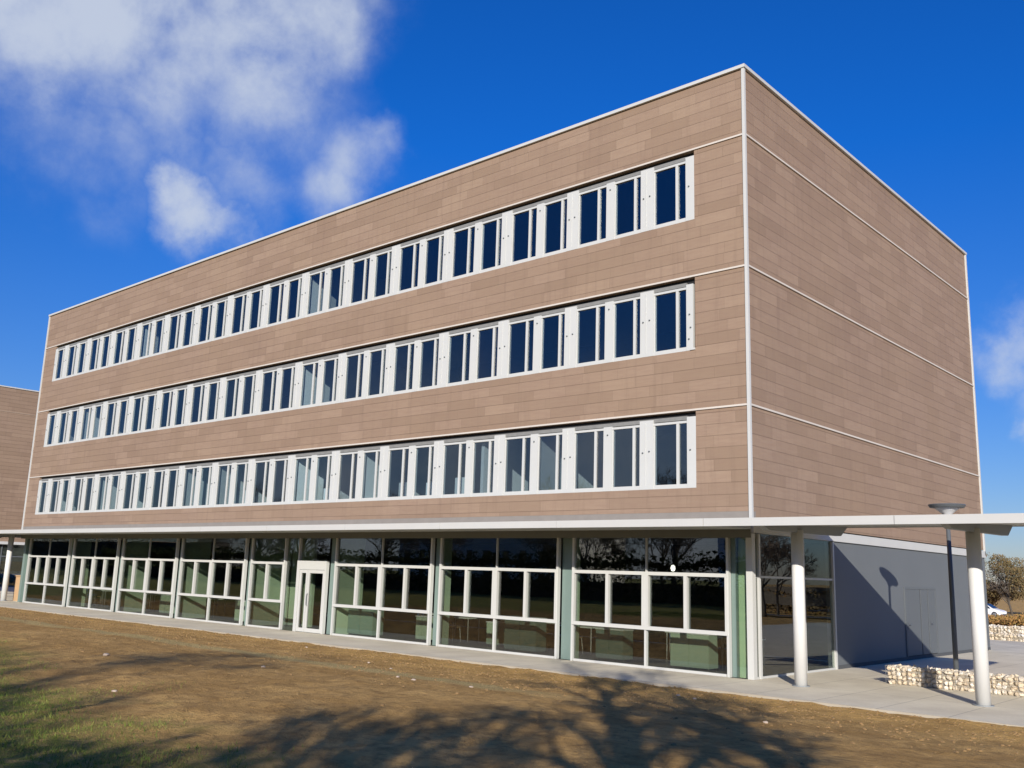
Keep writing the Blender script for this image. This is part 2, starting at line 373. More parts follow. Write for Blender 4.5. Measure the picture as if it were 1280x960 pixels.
# pale trims at floor joints, the corners and the roof edge
for z in J: obj('joint_trim', boxes((-L - .02, .03, -.035, .01, z - .02, z + .025), (-.005, .035, .011, D, z - .02, z + .025)), TRIM, bld)
bm = boxes((-.04, .04, -.04, .0, 3.55, ZT - .05), (.001, .04, .001, .04, 3.55, ZT - .05)); obj('corner_trim', bm, WHITE, bld)
obj('corner_trim', boxes((-L - .045, -L + .05, -.045, .0, 3.55, ZT - .05)), WHITE, bld)
obj('corner_trim', boxes((-.02, .05, D - .05, D + .05, 3.4, ZT - .05)), WHITE, bld)
obj('coping', boxes((-L - .06, .07, -.07, .3, ZT - .06, ZT + .03), (-.3, .07, .301, D + .07, ZT - .06, ZT + .03), (-L - .06, -L + .3, .301, D + .07, ZT - .06, ZT + .03)), WHITE, bld)
obj('roof', boxes((-L + T, -T, T, D - T, ZT - .6, ZT - .35)), SLAB, bld)
obj('base_trim', boxes((-.18, .05, .0, D + .02, 3.32, 3.56)), WHITE, bld)
# floor slabs, interior walls
for z in (3.5, 7.0, 10.5, 14.0): obj('floor_slab', boxes((-L + T + .01, -T - .01, .30, D - T - .01, z - .12, z + .1)), SLAB, bld)
for k, z in enumerate((3.6, 7.1, 10.6)):
    obj('interior_wall', boxes((-L + T + .01, -T - .01, 6.2, 6.35, z, z + 3.28)), IDARK, bld)
    obj('interior_wall', boxes((-.36, -T - .01, .3, 6.19, z, z + 3.28)), IWALL, bld)
    obj('interior_wall', boxes((-L + T + .01, -L + T + .13, .3, 6.19, z, z + 3.28)), IWALL, bld)
parts = {2: [-18.35, -31.2], 1: [-18.35, -36.4], 0: [-6.73, -9.0, -14.5, -18.35, -23.5, -26.1, -33.9]}
for k, lst in parts.items():
    for x in lst:
        z = (3.6, 7.1, 10.6)[k]; obj('interior_wall', boxes((x - .06, x + .06, .24, 5.2, z, z + 3.28)), IWALL, bld)

# window bands -------------------------------------------------------------
def win_meshes(w, bar0, bar1, h):
    f = bmesh.new()
    # sill, head, left stile, bar, right edge ; local: x 0..w, z 0..h
    box(f, 0, w, .01, .12, 0, .105); box(f, 0, w, .015, .12, h - .06, h)
    box(f, 0, .03, .03, .12, .1051, h - .0601); box(f, bar0, bar1, .018, .075, .1051, h - .0601); box(f, w - .015, w, .03, .12, .1051, h - .0601)
    p = boxes((.031, bar0 - .001, .055, .067, .106, h - .061)); q = boxes((bar1 + .001, w - .016, .055, .067, .106, h - .061))
    me = []
    for n, b, m in (('frame', f, WHITE2), ('pane', p, GLASS), ('pane', q, GLASS)):
        d = bpy.data.meshes.new(n); b.to_mesh(d); b.free(); d.materials.append(m); me.append((n, d))
    return me
HW = 1.70
wl = win_meshes(1.0, .68, .755, HW); wr = win_meshes(.89, .655, .73, HW)
def put(name, me, parent, loc):
    o = bpy.data.objects.new(name, me); COL.objects.link(o); o.parent = parent; o.location = loc; return o
def pier_mesh(w, h, knobs):
    b = bmesh.new(); box(b, 0, w, .0, .12, 0, h)
    if w > .3: box(b, w * .42, w * .45, -.012, -.0001, .1, h - .05)
    box(b, 0, w, -.006, -.0005, 0, .10)
    me = bpy.data.meshes.new('panel'); b.to_mesh(me); b.free(); me.materials.append(WHITE2)
    k = bmesh.new()
    for x, z in knobs: tube(k, [(x, -.0, z), (x, -.028, z)], [.022, .018], 8)
    ke = bpy.data.meshes.new('knob'); k.to_mesh(ke); k.free(); ke.materials.append(GREYD)
    return me, ke
wide = pier_mesh(.42, HW + .09, [(.1, .95), (.3, .98)]); nar = pier_mesh(.275, HW + .02, [(.14, 1.5)]); endp = pier_mesh(.26, HW + .09, [(.1, .95)]); endl = pier_mesh(.22, HW + .05, [(.1, .9)])
for bi, (a, b) in enumerate(bands):
    z0 = a
    obj('band_gap_shade', boxes((B0, B1, .121, .135, b - .22, b), (B0, B1, .121, .135, a - .001, a + .05)), DARK, bld)  # black strips paint the shadow gap under the joint trim and behind the sill
    obj('vent_strip', boxes((B0, B1 - .27, .03, .12, b - .20, b - .10)), GREYSLAT, bld)
    def piece(nm, mesh, x):
        o = put(nm, mesh[0], bld, (x, 0, z0)); put('knob', mesh[1], o, (0, 0, 0))
    for k in range(15):
        A = -2.73 - 2.585 * k; Bx = -4.04 - 2.585 * k
        for wx, ms in ((A, wl), (Bx, wr)):
            fo = put('window', ms[0][1], bld, (wx, 0, z0))
            for nme, me in ms[1:]: put('pane', me, fo, (0, 0, 0))
        piece('panel', wide, -3.15 - 2.585 * k)
        if k < 14: piece('panel', nar, -4.315 - 2.585 * k)
    if bi == 1: piece('panel', pier_mesh(.20, HW + .06, [(.1, .95), (.13, .6), (.08, .3)]), -1.73); obj('band_gap_shade', boxes((-1.53, B1, .10, .135, z0 + .06, b - .22)), DARK, bld); obj('panel_foot', boxes((-1.60, B1, -.03, .09, z0, z0 + .05)), WHITE2, bld)  # black strip paints the shade in the open gap beside the short end panel
    else: piece('panel', endp, -1.73)
    piece('panel', endl, B0)
# white blinds / things on the sills seen through some first floor windows
BXL = ['pale box behind the first floor windows, rightmost but two', 'pale box behind the first floor windows, rightmost but one', 'rightmost pale box behind the first floor windows', 'pale box behind the first floor windows, third from the left', 'pale box behind the first floor windows, second from the left', 'leftmost pale box behind the first floor windows']
for (x0, x1, zt) in ((-12.8, -12.3, .55), (-11.5, -11.0, .5), (-10.2, -9.75, .6), (-16.8, -16.3, .5), (-18.9, -18.5, .45), (-21.9, -21.3, .6)):
    bx = tag(obj('storage_box', boxes((x0, x1, .3, .6, 4.46, 4.46 + zt)), IWALL), BXL.pop(0), 'box', 'pale boxes behind the first floor windows')
    base_at(bx, ((x0 + x1) / 2, .45, 4.46))
obj('window_ledge', boxes((B0, B1, .24, .65, 4.38, 4.459)), IWALL, bld)

# ground floor glazing --------------------------------------------------------
GY = .06
def glazing(x0, x1, split=True, zt=3.2):
    f = bmesh.new(); y0, y1 = GY - .06, GY + .06; xm = (x0 + x1) / 2
    box(f, x0, x0 + .065, y0, y1, 0, zt); box(f, x1 - .065, x1, y0, y1, 0, zt)
    if split: box(f, xm - .03, xm + .03, y0 + .01, y1, 0, 2.3); box(f, xm - .012, xm + .012, y0 + .03, y1 - .01, 2.301, zt)
    box(f, x0 + .091, x1 - .091, y0 + .012, y1 - .002, 0, .06)
    yy0, yy1 = y0 - .02, y1 - .004
    box(f, x0 + .03, x1 - .03, yy0, yy1, 2.27, 2.355); box(f, x0 + .03, x1 - .03, yy0, yy1, .93, 1.02)
    seg = [(x0, xm), (xm, x1)] if split else [(x0, x1)]
    for a, b in seg:
        m = (a + b) / 2
        box(f, m - .045, m + .045, yy0 - .003, yy1 - .004, 1.0201, 2.2699)
        box(f, a + (.04 if a == x0 else .0), a + .095, yy0 - .002, yy1 - .006, 1.0202, 2.2698)
        box(f, b - .095, b - (.04 if b == x1 else .001), yy0 - .002, yy1 - .006, 1.0202, 2.2698)
    w_ = obj('glazing_bay', f, WHITE2, bld)
    for a, b in seg:
        m = (a + b) / 2
        for q in ((a + .05, b - .05, 2.35, zt - .01), (a + .09, m - .04, 1.01, 2.28), (m + .04, b - .09, 1.01, 2.28), (a + .05, b - .05, .05, .94)):
            obj('pane', boxes((q[0], q[1], GY + .005, GY + .017, q[2], q[3])), GLASSG, w_)
bays = [(-5.31, -.62), (-10.42, -5.79), (-15.51, -10.77), (-25.59, -20.91), (-30.64, -25.97), (-35.57, -31.09), (-40.62, -36.0)]
for a, b in bays: glazing(a, b)
glazing(-20.54, -18.38, split=False)
# narrow recessed glass strips between the bays
edges = [(-5.79, -5.31), (-10.77, -10.42), (-15.95, -15.51), (-20.91, -20.54), (-25.97, -25.59), (-31.09, -30.64), (-36.0, -35.57), (-41.0, -40.62)]
for a, b in edges:
    o = obj('pier_strip', boxes((a + .03, b - .03, .16, .19, 0, 3.2)), mat('grey_green_pier', (.16, .22, .20), .35, var=.1), bld) if 'PSM' not in globals() else obj('pier_strip', boxes((a + .03, b - .03, .16, .19, 0, 3.2)), PSM, bld)
    PSM = o.data.materials[0]
obj('pier_strip', boxes((-.62, -.46, .13, .19, 0, 3.2)), PSM, bld)
obj('corner_post', boxes((-.16, .0, .0, .16, 0, 3.3)), WHITE2, bld)
obj('corner_pane', boxes((-.46, -.161, GY, GY + .012, .0, 3.2)), GLASSG, bld)
obj('interior_column', boxes((-.47, -.19, .2, .45, 0, 3.2)), mat('pale_green_paint', (.50, .68, .45), .7, var=.05), bld)
obj('corner_post', boxes((-41.25, -41.0, .0, .2, 0, 3.2)), PSM, bld)
obj('lintel', boxes((-L, -.02, -.02, .25, 3.2, 3.405)), BRACKET, bld)
# entrance door bay
dr = bmesh.new()
box(dr, -17.62, -17.47, 0, .12, 0, 2.35); box(dr, -16.03, -15.95, 0, .12, 0, 2.35); box(dr, -17.469, -16.031, .0, .12, 2.12, 2.35); box(dr, -17.62, -15.95, .0, .12, 2.351, 2.42)
box(dr, -17.62, -17.55, .02, .12, 2.421, 3.2)
door = obj('entrance_door', dr, WHITE2, bld)
for a, b in ((-17.45, -17.0), (-16.98, -16.05)):
    f = bmesh.new(); box(f, a, a + .09, .02, .09, .01, 2.11); box(f, b - .09, b, .02, .09, .01, 2.11); box(f, a + .091, b - .091, .02, .09, .01, .14); box(f, a + .091, b - .091, .02, .09, 2.0, 2.11)
    lf = obj('door_leaf', f, WHITE2, door)
    obj('door_pane', boxes((a + .09, b - .09, .05, .06, .14, 2.0)), GLASSG, door)
hb = bmesh.new(); tube(hb, [(-16.9, .0, .9), (-16.9, -.05, .93), (-16.9, -.05, 1.27), (-16.9, .0, 1.3)], [.015] * 4, 8); obj('door_handle', hb, WIRE, door)
obj('pane', boxes((-18.37, -17.63, .1, .112, .0, 3.2)), GLASSG, bld); obj('pane', boxes((-17.54, -15.96, .1, .112, 2.43, 3.19)), GLASSG, bld)
# side glazing and grey wall
sg = bmesh.new()
for y0, y1, zt in ((.30, .38, 3.3), (2.68, 2.75, 3.3), (4.50, 4.58, 3.3)): box(sg, -.09, .02, y0, y1, 0, zt)
box(sg, -.07, .0, .16, 4.49, 0, .05); box(sg, -.07, -.01, .381, 2.679, 2.28, 2.33); box(sg, -.07, -.01, 2.751, 4.499, 2.28, 2.33)
sgo = obj('side_glazing', sg, WHITE2, bld)
for a, b in ((.16, .3), (.38, 2.68), (2.75, 4.5)):
    obj('pane', boxes((-.05, -.038, a, b, .05, 2.28)), GLASSG, sgo); obj('pane', boxes((-.05, -.038, a, b, 2.33, 3.31)), GLASSG, sgo)
obj('grey_wall', boxes((-.25, .0, 4.6, D, 0, 3.319)), GREYW, bld)
obj('plinth', boxes((-.2, .012, 4.62, D, 0, .10)), mat('dark_plinth', (.07, .075, .08), .8), bld)
for y0, y1 in ((9.75, 10.97), (11.05, 11.67), (11.74, 12.41)):
    dd = obj('service_door', boxes((.003, .022, y0, y1, .12, 2.1)), GREYD, bld)
    for yy in ((y0 + .12,) if y0 > 11.7 or y0 < 10 else ()):
        hb = bmesh.new(); box(hb, .022, .03, yy - .05, yy + .05, .92, 1.12); tube(hb, [(.03, yy, 1.05), (.08, yy, 1.05), (.08, yy + .12, 1.05)], [.012] * 3, 6); obj('handle', hb, BLACKP, dd)
obj('door_gap_shade', boxes((.0005, .0025, 9.70, 12.46, .1, 2.12)), DARK, bld)  # near-black sheet behind the leaves paints the shade in the door gaps
obj('door_frame', boxes((.001, .03, 9.66, 9.715, .1, 2.16), (.001, .03, 12.445, 12.5, .1, 2.16), (.001, .03, 9.716, 12.444, 2.105, 2.16)), GREYD, bld)
# ground-floor interior shell
obj('ground_floor_slab', boxes((-L + .1, -.26, .2, D - .1, -.2, -.02)), IFLOOR, bld)
obj('interior_wall', boxes((-L + .1, -4.2, 8.5, 8.7, 0, 3.37)), IDARK, bld); obj('interior_wall', boxes((-4.1, -.26, 7.0, 7.2, 0, 3.37)), IDARK, bld)
obj('interior_wall', boxes((-L, -L + .2, .25, D, 0, 3.37)), IDARK, bld)
gw = [(-15.62, 1.1), (-20.75, 1.7), (-25.8, 1.2), (-30.9, 1.15), (-36.2, .9), (-5.55, .35), (-10.6, .4)]
for x, dpt in gw: obj('interior_return_wall', boxes((x - .08, x + .08, .22, .22 + dpt, 0, 3.37)), IGREEN, bld)
obj('interior_return_wall', boxes((-20.6, -19.2, 1.9, 2.02, 0, 3.37)), IGREEN, bld)
# furniture inside
def cabinet(x, y, w_, h, lab, m=IGREEN, rz=0):
    t = thing('cabinet', lab, 'cabinet', (x, y, 0), 'green cabinets inside the ground floor')
    obj('carcass', boxes((x - w_ / 2, x + w_ / 2, y, y + .45, .06, h)), m, t)
    obj('plinth', boxes((x - w_ / 2 + .03, x + w_ / 2 - .03, y + .03, y + .42, -.02, .059)), DARK, t)
    for s in (-1, 1): obj('door', boxes((x + (s - 1) * w_ / 4 + .01, x + (s + 1) * w_ / 4 - .01, y - .018, y - .001, .09, h - .03)), m, t)
    obj('top', boxes((x - w_ / 2 - .02, x + w_ / 2 + .02, y - .02, y + .46, h + .001, h + .03)), IWALL, t)
cabinet(-2.15, .75, 1.1, .85, 'green low cabinet behind the rightmost lower pane')
cabinet(-4.7, .9, .9, .8, 'green cabinet at the left end of the rightmost glazed bay', IGREEN2)
cabinet(-7.7, .7, 1.2, .95, 'wide green cabinet behind the second glazed bay from the right', IGREEN2)
cabinet(-12.1, 1.0, .6, .75, 'small bright green cabinet in the bay right of the entrance bay')
cabinet(-14.7, .6, 1.3, .9, 'dark green cabinet just right of the entrance door', IGREEN2)
cabinet(-22.4, 1.0, .9, .8, 'green cabinet behind the first full bay left of the entrance')
cabinet(-28.6, 1.2, 1.0, .8, 'green cabinet behind the third glazed bay from the left end')
cabinet(-9.6, 1.6, .5, .7, 'narrow green cabinet beside the seam of the second bay')
def chair(x, y, rz, lab, col):
    t = thing('chair', lab, 'chair', (x, y, 0), 'classroom chairs inside the ground floor'); t.rotation_euler = (0, 0, rz)
    def part(n, b, m):
        o = obj(n, b, m); o.parent = t; return o
    part('seat', boxes((-.2, .2, -.2, .2, .43, .46)), col); part('backrest', boxes((-.2, .2, .19, .215, .62, .85)), col)
    for sx in (-1, 1):
        for sy in (-1, 1):
            b = bmesh.new(); tube(b, [(sx * .21, sy * .22, -.02), (sx * .18, sy * .19, .43 if sy < 0 else .84)], [.012, .012], 6); part('leg', b, WIRE)
RED = mat('red_plastic', (.35, .05, .03), .5); BLU = mat('blue_plastic', (.05, .12, .25), .5); TAN = mat('beech_seat', (.4, .26, .13), .6)
def desk(x, y, lab):
    t = thing('desk', lab, 'desk', (x, y, 0), 'desks inside the ground floor')
    obj('desktop', boxes((x - .65, x + .65, y - .3, y + .3, .71, .74)), IWALL, t)
    for sx in (-1, 1):
        for sy in (-1, 1):
            b = bmesh.new(); tube(b, [(x + sx * .6, y + sy * .26, -.02), (x + sx * .6, y + sy * .26, .709)], [.018, .018], 6); obj('leg', b, WIRE, t)
names = ['rightmost bay', 'second bay from right', 'third bay from right', 'first bay left of entrance', 'second bay left of entrance', 'third bay left of entrance', 'leftmost bay']
for i, (a, b) in enumerate(bays):
    xx = b - 1.2
    desk(xx, 2.6, 'white desk nearer the glass in the ' + names[i]); desk(xx - 1.9, 3.4, 'white desk set back in the ' + names[i])
    chair(xx + .2, 2.0, 3.3, 'wooden chair before the nearer desk in '+'the ' + names[i], TAN); chair(xx - 1.8, 2.7, 2.9, 'plastic chair before the set back desk in the ' + names[i], RED if i % 2 else BLU)

EM = bpy.data.materials.new('lit_lamp_globe'); EM.use_nodes = True
EM.node_tree.nodes['Principled BSDF'].inputs['Emission Color'].default_value = (1, .95, .85, 1); EM.node_tree.nodes['Principled BSDF'].inputs['Emission Strength'].default_value = 5
for (x, y, lab) in ((-2.9, 1.2, 'lit round ceiling lamp in the rightmost bay'), (-23.4, 2.2, 'lit round ceiling lamp in the first bay left of the entrance')):
    t = thing('ceiling_lamp', lab, 'lamp', (x, y, 3.37), 'lit ceiling lamps inside the ground floor')
    b = bmesh.new(); tube(b, [(x, y, 3.37), (x, y, 2.55)], [.01, .01], 6); obj('cord', b, DARK, t)
    b = bmesh.new(); tube(b, [(x, y, 2.55), (x, y, 2.53), (x, y, 2.47), (x, y, 2.41), (x, y, 2.39)], [.02, .045, .062, .045, .02], 14); obj('globe', b, EM, t, True)

# ------------------------------------------------------------------ canopy
CB = 3.5; XE = 8.2; XW = -66
can = thing('canopy', 'long thin white edged canopy on round posts along the front', 'canopy', (0, 0, 0))
front = [(-2.1, 3.345), (-2.03, 3.345), (-2.03, 3.36), (-.03, 3.36), (-.03, 3.50), (-2.1, 3.53)]
bm = bmesh.new(); prism(bm, [(-2.06, 3.365), (-.025, 3.395), (-.025, 3.49), (-2.06, 3.50)], -L + .0, -.001)
prism(bm, [(-2.06, 3.365), (3.5, 3.63), (3.5, 3.72), (-2.06, 3.50)], .051, XE - .04); prism(bm, [(-2.06, 3.365), (3.5, 3.63), (3.5, 3.72), (-2.06, 3.50)], XW, -L - .06)
obj('roof_sheet', bm, SOFFIT, can)
bm = bmesh.new(); nseg = 18
for k in range(nseg): box(bm, XW + (XE - XW) * k / nseg + .006, XW + (XE - XW) * (k + 1) / nseg - .006, -2.12, -2.061, 3.345, 3.515); bm2 = bm
prism(bm2, [(-2.06, 3.34), (3.52, 3.61), (3.52, 3.745), (-2.06, 3.535)], XE - .039, XE); obj('fascia', bm2, WHITE, can)
obj('fascia', boxes((.06, XE - .04, 3.501, 3.53, 3.61, 3.745)), WHITE, can)
PX = [1.24, 4.93, 8.0 - .35, -42.4, -46.2, -50.0, -53.8, -57.6]
for i, px in enumerate(PX):
    b = bmesh.new(); tube(b, [(px, -.25, 0), (px, -.25, 3.36)], [.135, .135], 24); ob = obj('post', b, POST, can)
    for p in ob.data.polygons: p.use_smooth = len(p.vertices) == 4
    b = bmesh.new(); tube(b, [(px, -.25, .002), (px, -.25, .02)], [.19, .19], 20); obj('post_base', b, BEAM, can)
    if px != 1.24 or True:
        b = bmesh.new()
        y1 = 2.4
        prism(b, [(-1.95, 3.35), (-1.7, 3.275), (y1 - .4, 3.33), (y1, 3.56), (y1, 3.575), (-1.95, 3.37)], px - .07, px + .07); obj('beam', b, BEAM, can)

# ------------------------------------------------------------------ lamp post
def lamp(x, y, h, lab):
    t = thing('street_lamp', lab, 'lamp', (x, y, 0), 'lamp posts on the forecourt')
    b = bmesh.new(); tube(b, [(x, y, 0), (x, y, 1.2), (x, y, h - .2)], [.06, .06, .05], 12); obj('pole', b, BLACKP, t, True)
    b = bmesh.new(); tube(b, [(x, y, 0), (x, y, .02), (x, y, .05)], [.13, .13, .07], 12); obj('base_plate', b, BLACKP, t)
    b = bmesh.new(); tube(b, [(x, y, h - .26), (x, y, h - .2), (x, y, h - .1), (x, y, h - .03)], [.055, .10, .22, .33], 24); obj('lens', b, LENS, t, True)
    b = bmesh.new(); tube(b, [(x, y, h - .03), (x, y, h + .03), (x, y, h + .05)], [.40, .44, .42], 28)
    for k in range(4):
        a = k * math.pi / 2 + .4; tube(b, [(x + .1 * math.cos(a), y + .1 * math.sin(a), h - .15), (x + .38 * math.cos(a), y + .38 * math.sin(a), h + .01)], [.012, .012], 5)
    obj('shade', b, BLACKP, t)
lamp(3.0, 4.5, 4.18, 'dark lamp post with a flat round head in front of the grey wall')
lamp(12.5, 24, 4.2, 'dark lamp post farther along the forecourt beyond the right edge')
LB = None

# ------------------------------------------------------------------ gabions
def gabion(x0, x1, y0, y1, h, z0, lab, cell=.11, seed=1):
    rnd = random.Random(seed)
    t = thing('gabion_wall', lab, 'gabion', ((x0 + x1) / 2, (y0 + y1) / 2, z0), 'stone filled gabion walls')
    b = bmesh.new(); lay = b.loops.layers.color.new('stone_tone')
    def rock(c, s):
        n0 = len(b.verts)
        r = bmesh.ops.create_icosphere(b, subdivisions=1, radius=1)
        sc = Vector((s * rnd.uniform(.8, 1.3), s * rnd.uniform(.7, 1.1), s * rnd.uniform(.6, 1.0))); rot = Matrix.Rotation(rnd.uniform(0, 6.3), 3, 'Y') @ Matrix.Rotation(rnd.uniform(0, 6.3), 3, 'Z')
        tone = rnd.random()
        for vv in r['verts']:
            p = vv.co * rnd.uniform(.68, 1.2); p = Vector((p.x * sc.x, p.y * sc.y, p.z * sc.z)); vv.co = rot @ p + Vector(c)
        fs = {f for vv in r['verts'] for f in vv.link_faces}
        for f in fs:
            for l in f.loops: l[lay] = (tone, tone, tone, 1)
    nx = int((x1 - x0) / cell); nzz = max(2, int(h / (cell * .85))); ny = int((y1 - y0) / cell)
    for i in range(nx):
        for k in range(nzz):
            for j in range(ny):
                if not (j == 0 or k == nzz - 1 or i == 0 or i == nx - 1): continue
                rock((x0 + (i + .5 + rnd.uniform(-.25, .25)) * (x1 - x0) / nx, y0 + (j + .5) * (y1 - y0) / ny + rnd.uniform(-.01, .02), z0 + (k + .5 + rnd.uniform(-.2, .2)) * h / nzz), cell * .62)
    for f in b.faces:
        f.smooth = False
    obj('stones', b, STONE, t)
    obj('core', boxes((x0 + .08, x1 - .08, y0 + .08, y1 - .08, z0, z0 + h - .06)), mat('rubble_core', (.12, .1, .07), .9) if 'RUB' not in globals() else RUB, t)
    wv = bmesh.new(); e = .012; n = int((x1 - x0) / .25)
    for k in range(n + 1):
        x = x0 + k * (x1 - x0) / n; box(wv, x - .003, x + .003, y0 - e - .003, y0 - e + .003, z0, z0 + h); box(wv, x - .003, x + .003, y0 - e + .004, y1, z0 + h + .004, z0 + h + .01)
    for k in range(int(h / .1) + 1): box(wv, x0, x1, y0 - e - .0095, y0 - e - .0035, z0 + k * .1, z0 + k * .1 + .006)
    obj('wire_mesh', wv, WIRE, t)
RUB = mat('rubble_core', (.30, .26, .2), .9)
gabion(2.2, 9.5, 2.1, 2.65, .40, 0, 'low gabion bench of pale stones behind the rightmost post', seed=2)
gabion(-7, 9, 26.2, 26.8, .34, -.06, 'lower terrace gabion wall far behind the right post', cell=.15, seed=4)
gabion(-12, 9, 33.2, 33.9, .42, -.06, 'farther terrace gabion wall below the brown bank', cell=.16, seed=5)

# ------------------------------------------------------------------ trees
def branch_tree(seed, H, trunk_r, levels=6, spread=.55, lean=(0, 0), crown0=.3, kids=(3, 4), twig_r=.012, leader=False):
    rnd = random.Random(seed); tb = bmesh.new(); cb = bmesh.new()
    def grow(p, d, ln, r, lv):
        n = 4 if lv <= 1 else 3; pts = [p.copy()]; rad = [r]; q = p.copy(); dd = d.copy()
        for k in range(n):
            dd = (dd + Vector((rnd.gauss(0, .02 if leader and lv == 0 else .12), rnd.gauss(0, .02 if leader and lv == 0 else .12), rnd.gauss(.03, .07)))).normalized(); q = q + dd * ln / n; pts.append(q.copy()); rad.append(max(twig_r * .5, r * (1 - .42 * (k + 1) / n)))
        tube(tb if lv <= 2 else cb, pts, rad, 8 if lv == 0 else (6 if lv < 3 else 3), cap=(lv == 0))
        if lv >= levels: return
        m = rnd.randint(*kids) if lv else (rnd.randint(15, 18) if leader else rnd.randint(5, 7))
        for k in range(m):
            f = rnd.uniform(.45, 1.0) if lv else rnd.uniform(crown0, 1.0)
            if k == 0: f = 1.0
            i = min(n - 1, int(f * n)); s = f * n - i; bp = pts[i].lerp(pts[min(i + 1, n)], s)
            ax = Vector((rnd.gauss(0, 1), rnd.gauss(0, 1), rnd.gauss(0, 1))).cross(dd).normalized(); an = rnd.uniform(.35, .35 + spread) * (.35 if k == 0 and lv == 0 else 1)
            nd = (Matrix.Rotation(an, 3, ax) @ dd + Vector((0, 0, .12))).normalized()
            grow(bp, nd, ln * rnd.uniform(.55, .78) * (1.0 if lv else (.22 if leader else .8)), max(twig_r, rad[i] * rnd.uniform(.5, .68)), lv + 1)
    grow(Vector((0, 0, -.2)), Vector((lean[0], lean[1], 1)).normalized(), H * (.85 if leader else .42), trunk_r, 0)
    top = max(v.co.z for v in cb.verts); k_ = H / top
    for bb in (tb, cb): bmesh.ops.scale(bb, vec=(k_, k_, k_), verts=bb.verts)
    print('tree', len(cb.faces), top)
    return tb, cb
def leafball(seed, H, R_, n, size, z0=.25):
    rnd = random.Random(seed); cb = bmesh.new()
    lobes = [(Vector((rnd.gauss(0, .38) * R_, rnd.gauss(0, .38) * R_, H * (z0 + (1 - z0) * rnd.uniform(.2, .85)))), R_ * rnd.uniform(.3, .55)) for _ in range(16)]
    for _ in range(n):
        c, r = rnd.choice(lobes); d = Vector((rnd.gauss(0, 1), rnd.gauss(0, 1), rnd.gauss(0, 1))).normalized() * r * rnd.uniform(.5, 1.05) ** .6
        d.z *= min(1, H / (1.6 * R_)); p = c + d; a = Vector((rnd.gauss(0, 1), rnd.gauss(0, 1), rnd.gauss(0, 1))).normalized(); b2 = a.orthogonal().normalized(); s = size * rnd.uniform(.5, 1.3)
        cb.faces.new([cb.verts.new(p + q) for q in (a * s, b2 * s * .6, -a * s, -b2 * s * .6)])
    return cb
def tree(kind, loc, lab, tb, cb, cm, rz=0, group=None, cat='tree'):
    t = thing(kind, lab, cat, loc, group); t.rotation_euler = (0, 0, rz)
    a = obj('trunk', tb, BARK, None, True); a.parent = t
    b = obj('crown', cb, cm); b.parent = t
    return t
def copytree(t, loc, rz, lab, s=1):
    r = t.copy(); COL.objects.link(r); r.location = loc; r.rotation_euler = (0, 0, rz); r.scale = (s, s, s); r['label'] = lab
    for ch in list(t.children):
        c = ch.copy(); COL.objects.link(c); c.parent = r
    return r
def qs(q, s): return (q * .8 - s * .6, q * .6 + s * .8)
gT = 'bare trees behind the photographer'
def place(q, s): x, y = qs(q, s); return (x, y, gz(x, y))
tA = tree('bare_tree', place(-3.3, -27), 'young straight bare tree just behind the camera casting the middle trunk shadow', *branch_tree(11, 9.6, .2, 5, .6, crown0=.3, leader=True, twig_r=.011), TWIG, 0, gT)
tB = tree('bare_tree', place(-2.3, -27.6), 'young slim bare tree behind the camera casting the second trunk shadow', *branch_tree(23, 9.4, .18, 5, .6, crown0=.45, leader=True, twig_r=.011), TWIG, 1, gT)
tC = tree('bare_tree', place(-10.4, -31), 'spreading bare tree behind the camera casting the left shadow', *branch_tree(31, 9.6, .2, 6, .75, crown0=.3, twig_r=.014), TWIG, 2, gT)
tD = tree('bare_tree', place(-5.9, -30.5), 'dense bare tree behind the camera casting the broad twiggy shadow', *branch_tree(47, 6.7, .13, 6, .6, crown0=.45, twig_r=.015), TWIG, 2, gT)
copytree(tD, place(2.2, -25), 1.9, 'low bare tree behind the camera casting the shadow at lower right', .62)
copytree(tD, place(-12.0, -27), 4, 'low bare tree beside the camera casting the dark patch at lower left', .9)
rnd = random.Random(5)
k = 0
for x, y, sc in [place(6, -46)[:2] + (1,), place(13, -52)[:2] + (1.05,), place(-16, -50)[:2] + (.9,)] + [(-96 + i * 5.6 + rnd.uniform(-2, 2), -47 + rnd.uniform(-9, 5), rnd.uniform(.95, 1.3)) for i in range(17)]:
    k += 1; copytree((tC, tD, tC)[k % 3], (x, y, gz(x, y)), rnd.uniform(0, 6.28), 'bare winter tree in the row behind the photographer', sc)
# trees east of the side facade (seen mirrored in its glass)
for q, (x, y, sc) in enumerate(((19, 38, .8), (24, 50, .9), (29, 46, .8), (17, 58, 1.0), (33, 62, 1.1))):
    copytree((tC, tD, tC)[q % 3], (x, y, gz(x, y)), q * 1.3, 'bare winter tree east of the forecourt', sc)
